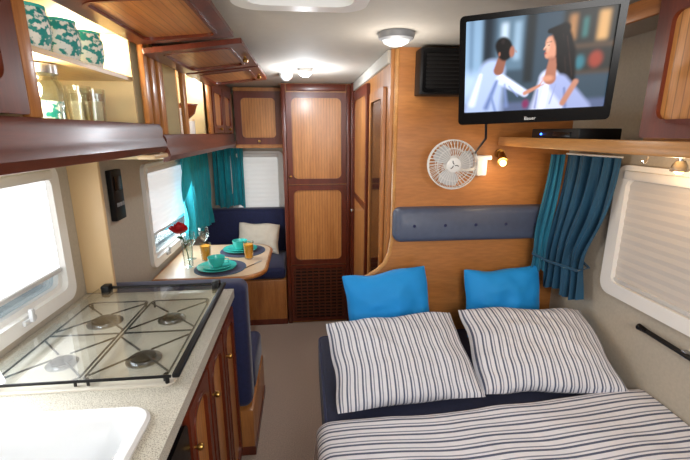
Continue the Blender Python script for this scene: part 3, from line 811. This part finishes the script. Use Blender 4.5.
# out of focus room behind
rect(-.1, .13, -.1, 1.1, (140, 168, 188)); rect(.03, .06, -.1, 1.1, (84, 108, 130)); rect(.13, .2, -.1, 1.1, (34, 44, 52))
rect(.22, .42, .45, 1.1, (98, 122, 136)); rect(.25, .31, .58, .95, (198, 212, 220)); rect(.34, .40, .55, .95, (150, 174, 188))
rect(.42, .50, .3, 1.1, (40, 46, 48)); rect(.66, 1.1, .35, 1.1, (48, 48, 44))
rect(.70, .76, .70, .96, (170, 124, 80)); rect(.79, .83, .72, .92, (70, 124, 118)); rect(.88, .96, .68, .97, (204, 160, 104)); rect(.66, 1.1, .62, .66, (104, 80, 60)); rect(.66, 1.1, .36, .39, (104, 80, 60))
ell(.9, .5, .07, .09, (150, 66, 50)); ell(.80, .48, .05, .08, (60, 116, 124)); ell(.03, .3, .2, .22, (180, 200, 222), soft=.6)
rect(-.1, 1.1, -.1, .10, (96, 106, 132))
blur(4); blur(3)
HA = (14, 9, 10); SK = (206, 146, 116); SL = (236, 186, 156); SD = (136, 84, 66)
# woman in profile turned to the left, long dark hair
ell(.675, .60, .125, .27, HA, soft=.2); cap(.71, .60, .745, .16, .10, .09, HA, soft=.35)
cap(.70, .75, .76, .35, .010, .010, (64, 42, 36), soft=1, op=.8); cap(.67, .8, .715, .4, .009, .009, (58, 38, 34), soft=1, op=.7)
cap(.61, .33, .62, .02, .12, .21, (206, 210, 228), soft=.3); cap(.68, .27, .84, -.02, .12, .13, (160, 168, 200), soft=.35)
cap(.60, .28, .58, .04, .03, .05, (240, 241, 248), soft=.95); cap(.72, .22, .74, .02, .02, .03, (120, 130, 168), soft=.9); cap(.54, .22, .53, .02, .012, .02, (140, 148, 184), soft=.9); cap(.66, .26, .63, .06, .01, .012, (150, 158, 192), soft=.9)
cap(.622, .52, .615, .33, .046, .070, (168, 112, 88)); ell(.60, .335, .08, .045, SK, soft=.6)
ell(.612, .655, .070, .135, SK, rot=-4, soft=.2); ell(.588, .70, .045, .075, SK, soft=.3); ell(.585, .585, .036, .050, SK, soft=.3)
ell(.583, .68, .026, .085, SL, soft=1, op=.9); ell(.648, .60, .030, .10, SD, soft=1, op=.95); ell(.612, .54, .055, .035, SD, soft=1, op=.6)
cap(.570, .675, .556, .640, .008, .010, SL, soft=.6); cap(.556, .640, .572, .632, .008, .006, (190, 130, 104), soft=.6)
ell(.568, .597, .016, .012, (158, 58, 62), soft=.6)
ell(.586, .676, .013, .008, (34, 20, 20), soft=.6); cap(.572, .705, .603, .710, .004, .005, (44, 28, 24), soft=.8)
cap(.625, .80, .690, .60, .052, .06, HA, soft=.4); cap(.585, .815, .68, .83, .030, .07, HA, soft=.4); cap(.64, .70, .66, .50, .020, .026, HA, soft=.6)
cap(.79, .28, .72, .06, .04, .04, (186, 132, 108), soft=.5)
# person at the left seen partly from behind
cap(.20, .44, .14, .02, .17, .26, (176, 190, 216), soft=.35); cap(.27, .36, .45, .19, .072, .050, (208, 216, 234), soft=.45)
cap(.25, .42, .42, .24, .02, .02, (244, 246, 252), soft=1); cap(.24, .34, .17, .05, .03, .05, (104, 122, 166), soft=1); cap(.12, .42, .06, .1, .03, .06, (234, 240, 250), soft=1)
cap(.2, .2, .24, .0, .02, .03, (124, 142, 182), soft=1); cap(.33, .28, .40, .16, .01, .012, (128, 144, 184), soft=1); cap(.30, .30, .32, .06, .02, .04, (130, 146, 186), soft=1, op=.8)
cap(.45, .19, .545, .26, .030, .020, (196, 138, 112), soft=.5); cap(.545, .26, .565, .31, .011, .007, (204, 146, 118), soft=.6); cap(.545, .26, .58, .275, .010, .006, (190, 132, 106), soft=.6)
cap(.27, .58, .25, .46, .052, .062, (144, 94, 74)); ell(.285, .675, .092, .132, HA, rot=8, soft=.2); ell(.338, .645, .034, .072, (164, 108, 86), soft=.4); cap(.362, .655, .370, .635, .006, .006, (172, 116, 92), soft=.6); ell(.268, .72, .09, .10, HA, soft=.3)
ell(.27, .76, .03, .04, (62, 50, 48), soft=1, op=.6)
ell(.250, .63, .014, .028, (156, 102, 80), soft=.4); ell(.46, .07, .05, .07, (132, 54, 92), soft=.6)
rng = np.random.default_rng(3)
blur(1)
img = np.clip(img, 0, 1)**1.10
img = img*(0.95 + .14*np.sin(t_*3)[..., None]) * np.array([.97, 1.0, 1.10])
t2 = bmesh.new(); vs = [[t2.verts.new((-sw/2+sw*i/nx, -.003, .010-sh/2+sh*j/ny)) for j in range(ny+1)] for i in range(nx+1)]
for i in range(nx):
    for j in range(ny): t2.faces.new((vs[i][j], vs[i+1][j], vs[i+1][j+1], vs[i][j+1]))
bm = nb(); merge(bm, t2, Mt)
m, nt, b = base_mat('screen_picture'); at = nt.nodes.new('ShaderNodeAttribute'); at.attribute_name = 'Col'
nt.links.new(at.outputs['Color'], b.inputs['Emission Color']); b.inputs['Emission Strength'].default_value = 1.5
b.inputs['Base Color'].default_value = (.01, .01, .01, 1); b.inputs['Roughness'].default_value = .35; b.inputs['Specular IOR Level'].default_value = .2
sc = part('screen', bm, m, t)
ca = sc.data.color_attributes.new('Col', 'FLOAT_COLOR', 'POINT')
ca.data.foreach_set('color', np.concatenate([img.reshape(-1, 3), np.ones(((nx+1)*(ny+1), 1))], 1).astype(np.float32).ravel())
fc = bpy.data.curves.new('txt', 'FONT'); fc.body = 'Bauer'; fc.size = .013; fc.align_x = 'CENTER'; fc.extrude = .0004
fo = bpy.data.objects.new('txt', fc); COL.objects.link(fo)
bpy.context.view_layer.update()
me = bpy.data.meshes.new_from_object(fo.evaluated_get(bpy.context.evaluated_depsgraph_get())); bpy.data.objects.remove(fo)
bm = nb(); bm.from_mesh(me); bm.transform(Mt @ Matrix.Translation((0, -.0125, -H/2+.008)) @ Matrix.Rotation(R(90), 4, 'X'))
part('lettering', bm, M['white'], bz)
bm = nb(); tube(bm, [Mt @ Vector((0, .045, 0)), (.72, 1.35, 1.765), (.78, 1.55, 1.765), (.80, 1.835, 1.765)], .012)
box(bm, .76, .84, 1.835, 1.85, 1.71, 1.82, .003); part('swing_arm', bm, M['grey'], t)
bm = nb(); tube(bm, [Mt @ Vector((-.12, .03, -.13)), (.60, 1.30, 1.58), (.70, 1.6, 1.52), (.80, 1.83, 1.50), (.815, 1.842, 1.49)], .004); part('cable', bm, M['black'], t)

# ------------------------------------------------------------------ fan
fcen = Vector((.655, 1.735, 1.460))
t = thing('wall_fan', 'small white caged fan on a bracket above the headrest', 'fan', fcen)
Mf = Matrix.Translation(fcen) @ Matrix.Rotation(R(-10), 4, 'Z')
def P(r, a, y): return Vector((r*math.cos(a), y, r*math.sin(a)))
bm = nb(); rf = .106
for rr, yy in ((rf, -.018), (rf, .018), (rf*.66, -.034), (rf*.66, .03)):
    tube(bm, [P(rr, 2*PI*i/40, yy) for i in range(40)], .0028 if rr == rf else .0014, 6, cyclic=True, Mx=Mf)
for i in range(40):
    a = 2*PI*i/40
    tube(bm, [P(.03, a, -.040), P(rf*.66, a+.12, -.034), P(rf*.93, a+.2, -.026), P(rf, a+.22, -.018), P(rf, a+.22, .018), P(rf*.9, a+.2, .026), P(.03, a, .034)], .0013, 5, Mx=Mf)
part('guard', bm, M['white'], t)
bm = nb(); lathe(bm, [(0, .004), (.026, .003), (.031, 0), (.031, -.006), (0, -.006)], Mx=Mf @ Matrix.Translation((0, -.04, 0)) @ Matrix.Rotation(R(90), 4, 'X')); hb = part('hub_badge', bm, M['white'], t)
bm = nb()
for k in range(3):
    a0 = PI/2 + k*2*PI/3
    tube(bm, [P(.004, a0, -.0455), P(.012, a0+.5, -.0455), P(.02, a0+.3, -.0455)], .0018, 5, Mx=Mf)
part('emblem', bm, M['black'], hb)
for k in range(3):
    bm = nb(); a0 = 2*PI*k/3+.3; L = []
    for q in range(7):
        f = q/6; r = .02 + .074*f; wd = .25+.40*math.sin(f*PI*.8+.3)
        L.append([P(r, a0-wd, .012), P(r, a0, .002), P(r, a0+wd, -.014), P(r, a0+wd, -.012), P(r, a0, .004), P(r, a0-wd, .014)])
    loft(bm, L, Mx=Mf); part('blade', bm, M['lightgrey'], t)
bm = nb(); cyl(bm, (0, .02, 0), (0, .075, 0), .036, .026, Mx=Mf); part('motor', bm, M['white'], t)
bm = nb(); tube(bm, [Mf @ Vector((0, .05, -.02)), (.72, 1.80, 1.43), (.78, 1.81, 1.43), (.82, 1.82, 1.45)], .009, 10); part('arm', bm, M['white'], t)
bm = nb(); box(bm, .80, .85, 1.80, 1.85, 1.40, 1.49, .008); box(bm, .785, .865, 1.79, 1.82, 1.475, 1.495, .005); part('mount', bm, M['white'], t)

# ------------------------------------------------------------------ curtains
def curtain_bm(p0, p1, z0, z1, amp, folds, seed=0, n=150, m=40, q0=None, q1=None, tie=None):
    """p0,p1: top ends; q0,q1: bottom ends; tie = (z, end a, end b) gathers the cloth there"""
    bm = nb(); p0 = Vector(p0); p1 = Vector(p1); q0 = Vector(q0 or p0); q1 = Vector(q1 or p1)
    d = p1-p0; nrm = Vector((-d.y, d.x)).normalized()
    rows = []
    for j in range(m+1):
        g = j/m; z = z0+(z1-z0)*g; e = g*g*(3-2*g)
        a = q0.lerp(p0, e); b = q1.lerp(p1, e); k = 0
        if tie:
            k = math.exp(-((z-tie[0])/.13)**2); a = a.lerp(Vector(tie[1]), k); b = b.lerp(Vector(tie[2]), k)
        row = []
        for i in range(n+1):
            f = i/n
            fw = f + .06*noise.noise(Vector((f*4, z*2.2, seed)))*(1-g)
            off = amp*(1.15-.45*g)*(1-.35*k)*math.sin(2*PI*folds*fw + 1.6*noise.noise(Vector((z*3, f*2.5, seed)))) + .3*amp*math.sin(2*PI*folds*2.3*f+z*4+seed)
            q = a.lerp(b, f) + nrm*off
            row.append(bm.verts.new((q.x, q.y, z + (.012*math.sin(f*9+seed) if j == 0 else 0))))
        rows.append(row)
    for j in range(m):
        for i in range(n): bm.faces.new((rows[j][i], rows[j][i+1], rows[j+1][i+1], rows[j+1][i]))
    return bm
def curtain(label, mat, p0, p1, z0, z1, amp, folds, group=None, **k):
    t = thing('curtain', label, 'curtain', ((p0[0]+p1[0])/2, (p0[1]+p1[1])/2, z0), group)
    part('curtain_cloth', curtain_bm(p0, p1, z0, z1, amp, folds, **k), M[mat], t, smooth=80)
    bm = nb(); a = Vector((p0[0], p0[1], z1+.004)); b = Vector((p1[0], p1[1], z1+.004))
    tube(bm, [a, b], .004); part('rail', bm, M['white'], t)
    return t
t = curtain('petrol blue gathered curtain with teal edge at the far side of the right window', 'petrol', (1.235, 1.46), (1.19, 1.735), .865, 1.50, .020, 5, seed=2, q0=(1.21, 1.53), q1=(1.17, 1.755), tie=(1.02, (1.215, 1.56), (1.165, 1.755)))
part('lining', curtain_bm((1.188, 1.742), (1.13, 1.758), .93, 1.50, .011, 2.5, seed=6, q0=(1.165, 1.748), q1=(1.075, 1.765), tie=(1.02, (1.16, 1.752), (1.10, 1.765))), M['teal_deep'], t, smooth=80)
bm = nb(); tube(bm, [(1.262, 1.72, 1.05), (1.235, 1.55, 1.02), (1.19, 1.555, 1.005), (1.13, 1.70, 1.01), (1.09, 1.748, 1.03), (1.12, 1.79, 1.04), (1.262, 1.80, 1.06)], .006); part('tieback', bm, M['petrol'], t)
curtain('teal curtain at the side window of the dinette', 'teal', (-.875, 3.05), (-.875, 3.72), .80, 1.455, .032, 7, seed=3, group='dinette curtains')
curtain('teal curtain hanging left of the front window behind the bench', 'teal', (-.84, 3.85), (-.56, 3.85), .91, 1.455, .028, 4, seed=8, group='dinette curtains')

# ------------------------------------------------------------------ lamps on the ceiling
def dome(label, x, y, r, mat, group=None, base='white'):
    t = thing('ceiling_lamp', label, 'lamp', (x, y, ZC), group)
    bm = nb(); lathe(bm, [(0, 0), (r, 0), (r*1.02, -.008), (r*.95, -.022), (r*.8, -.028), (r*.8, -.02), (0, -.02)], (x, y, ZC-.0002)); part('base_ring', bm, M[base], t)
    bm = nb(); lathe(bm, [(0, -.020), (r*.79, -.021), (r*.7, -.034), (r*.4, -.044), (0, -.047)], (x, y, ZC-.0002)); part('diffuser', bm, M[mat], t)
dome('large round grey ceiling lamp nearest the television', .356, 1.60, .068, 'glow_soft', base='grey')
dome('bright lit small ceiling lamp over the aisle', .02, 2.50, .045, 'lamp_on')
dome('unlit white ceiling lamp beside the bright one', -.10, 2.72, .042, 'lightgrey')
t = thing('roof_hatch', 'white rounded roof hatch frame overhead at the top of view', 'roof hatch', (.0, .98, ZC))
bm = nb(); ringplate(bm, rrect(.0, .98, .36, .54, .07, 8), rrect(.0, .98, .28, .44, .05, 8), ZC-.03, ZC-.0005, 'xy'); part('hatch_frame', bm, M['white'], t)
bm = nb(); prism(bm, rrect(.0, .98, .29, .45, .05, 8), ZC-.012, ZC-.001, 'xy'); part('hatch_pane', bm, M['glow_soft'], t)  # pane has a faint emission of its own, no lamp behind it

zb = 1.5455
t = thing('reading_lamp', 'small chrome reading lamp glowing warm under the right shelf', 'lamp', (1.15, 1.13, 1.53))
bm = nb(); cyl(bm, (1.15, 1.13, zb), (1.15, 1.13, 1.532), .022); tube(bm, [(1.15, 1.13, 1.532), (1.15, 1.13, 1.512)], .006); part('stem', bm, M['chrome'], t)
bm = nb(); lathe(bm, [(.012, 0), (.02, -.012), (.024, -.032), (.021, -.032), (.016, -.012), (0, -.004)], (1.15, 1.13, 1.514)); part('lamp_shade', bm, M['chrome'], t)
bm = nb(); bmesh.ops.create_uvsphere(bm, u_segments=16, v_segments=10, radius=.015, matrix=Matrix.Translation((1.15, 1.13, 1.487))); part('bulb', bm, M['lamp_warm'], t)
t = thing('reading_lamp', 'small spotlight on the bulkhead right of the fan', 'lamp', (.925, 1.85, 1.50))
bm = nb(); cyl(bm, (.925, 1.85, 1.50), (.925, 1.835, 1.50), .022); tube(bm, [(.925, 1.835, 1.50), (.925, 1.81, 1.49)], .005); part('wall_plate', bm, M['brass'], t)
bm = nb(); cyl(bm, (.925, 1.825, 1.50), (.905, 1.765, 1.465), .014, .024); part('lamp_shade', bm, M['brass'], t)
bm = nb(); bmesh.ops.create_uvsphere(bm, u_segments=16, v_segments=10, radius=.014, matrix=Matrix.Translation((.903, 1.760, 1.462))); part('bulb', bm, M['lamp_warm'], t)
t = thing('coat_hook', 'small chrome hook under the shelf beside reading lamp', 'hook', (1.12, 1.22, 1.545))
bm = nb(); cyl(bm, (1.12, 1.22, zb), (1.12, 1.22, 1.538), .014); tube(bm, [(1.12, 1.22, 1.538), (1.12, 1.22, 1.51), (1.11, 1.22, 1.50), (1.10, 1.22, 1.51)], .004); part('hook_body', bm, M['chrome'], t)
t = thing('torch', 'slim black torch clipped to the wall below the right window', 'torch', (1.262, 1.12, .88))
bm = nb(); cyl(bm, (1.262, .94, .865), (1.262, 1.24, .875), .009, seg=16); part('torch_body', bm, M['black'], t)
bm = nb(); cyl(bm, (1.262, 1.24, .875), (1.262, 1.28, .876), .009, .013, seg=16); part('torch_head', bm, M['gloss_black'], t)
bm = nb(); box(bm, 1.258, 1.28, 1.08, 1.10, .858, .882, .002); part('clip', bm, M['chrome'], t)

# ------------------------------------------------------------------ lights, world, camera
def plight(name, loc, e, col=(1, 1, 1), r=.04):
    l = bpy.data.lights.new(name, 'POINT'); l.energy = e; l.color = col; l.shadow_soft_size = r
    o = bpy.data.objects.new(name, l); COL.objects.link(o); o.location = loc; return o
def alight(name, loc, target, size, e, col=(1, 1, 1)):
    l = bpy.data.lights.new(name, 'AREA'); l.energy = e; l.size = size; l.color = col
    o = bpy.data.objects.new(name, l); COL.objects.link(o); o.location = loc
    o.rotation_euler = (Vector(target)-Vector(loc)).to_track_quat('-Z', 'Y').to_euler(); return o
plight('dome_light', (.356, 1.60, 1.82), 2.2, (1, .94, .86), .06)
plight('aisle_light', (.02, 2.50, 1.84), 10, (.88, .94, 1), .03)
plight('cabinet_light', (-.74, 1.48, 1.89), 5.0, (1, .86, .62), .02)
plight('cabinet_light_low', (-.64, 1.10, 1.73), 3.2, (1, .86, .62), .02)
plight('dinette_cabinet_light', (-.66, 2.20, 1.89), 2.4, (1, .93, .8), .02)
plight('dinette_spot_light', (-.615, 2.55, 1.87), .8, (.9, .95, 1), .02)
plight('reading_light', (1.12, 1.13, 1.45), 1.6, (1, .68, .38), .02)
plight('bulkhead_spot_light', (.89, 1.73, 1.44), .7, (1, .75, .45), .02)
alight('rear_fill_light', (.45, -.45, 1.70), (.40, 1.8, .8), .7, 21, (1, .98, .96))  # added fill light behind the camera, not a fitting of the van
alight('window_glow', (-.90, 1.02, 1.22), (.5, 1.1, .8), .4, 5, (.93, .97, 1))
alight('dinette_window_glow', (-.90, 2.95, 1.1), (.2, 2.9, .7), .5, 7, (.93, .97, 1))
w = bpy.data.worlds.new('World'); scene.world = w; w.use_nodes = True
bg = w.node_tree.nodes['Background']; bg.inputs[0].default_value = (.85, .92, 1, 1); bg.inputs[1].default_value = .7

cam = bpy.data.cameras.new('Camera'); cam.sensor_width = 36; cam.lens = 36*400/690; cam.clip_start = .02
co = bpy.data.objects.new('Camera', cam); COL.objects.link(co)
co.location = (0, 0, 1.60); co.rotation_euler = (R(90-13.77), 0, R(-5.82))
scene.camera = co
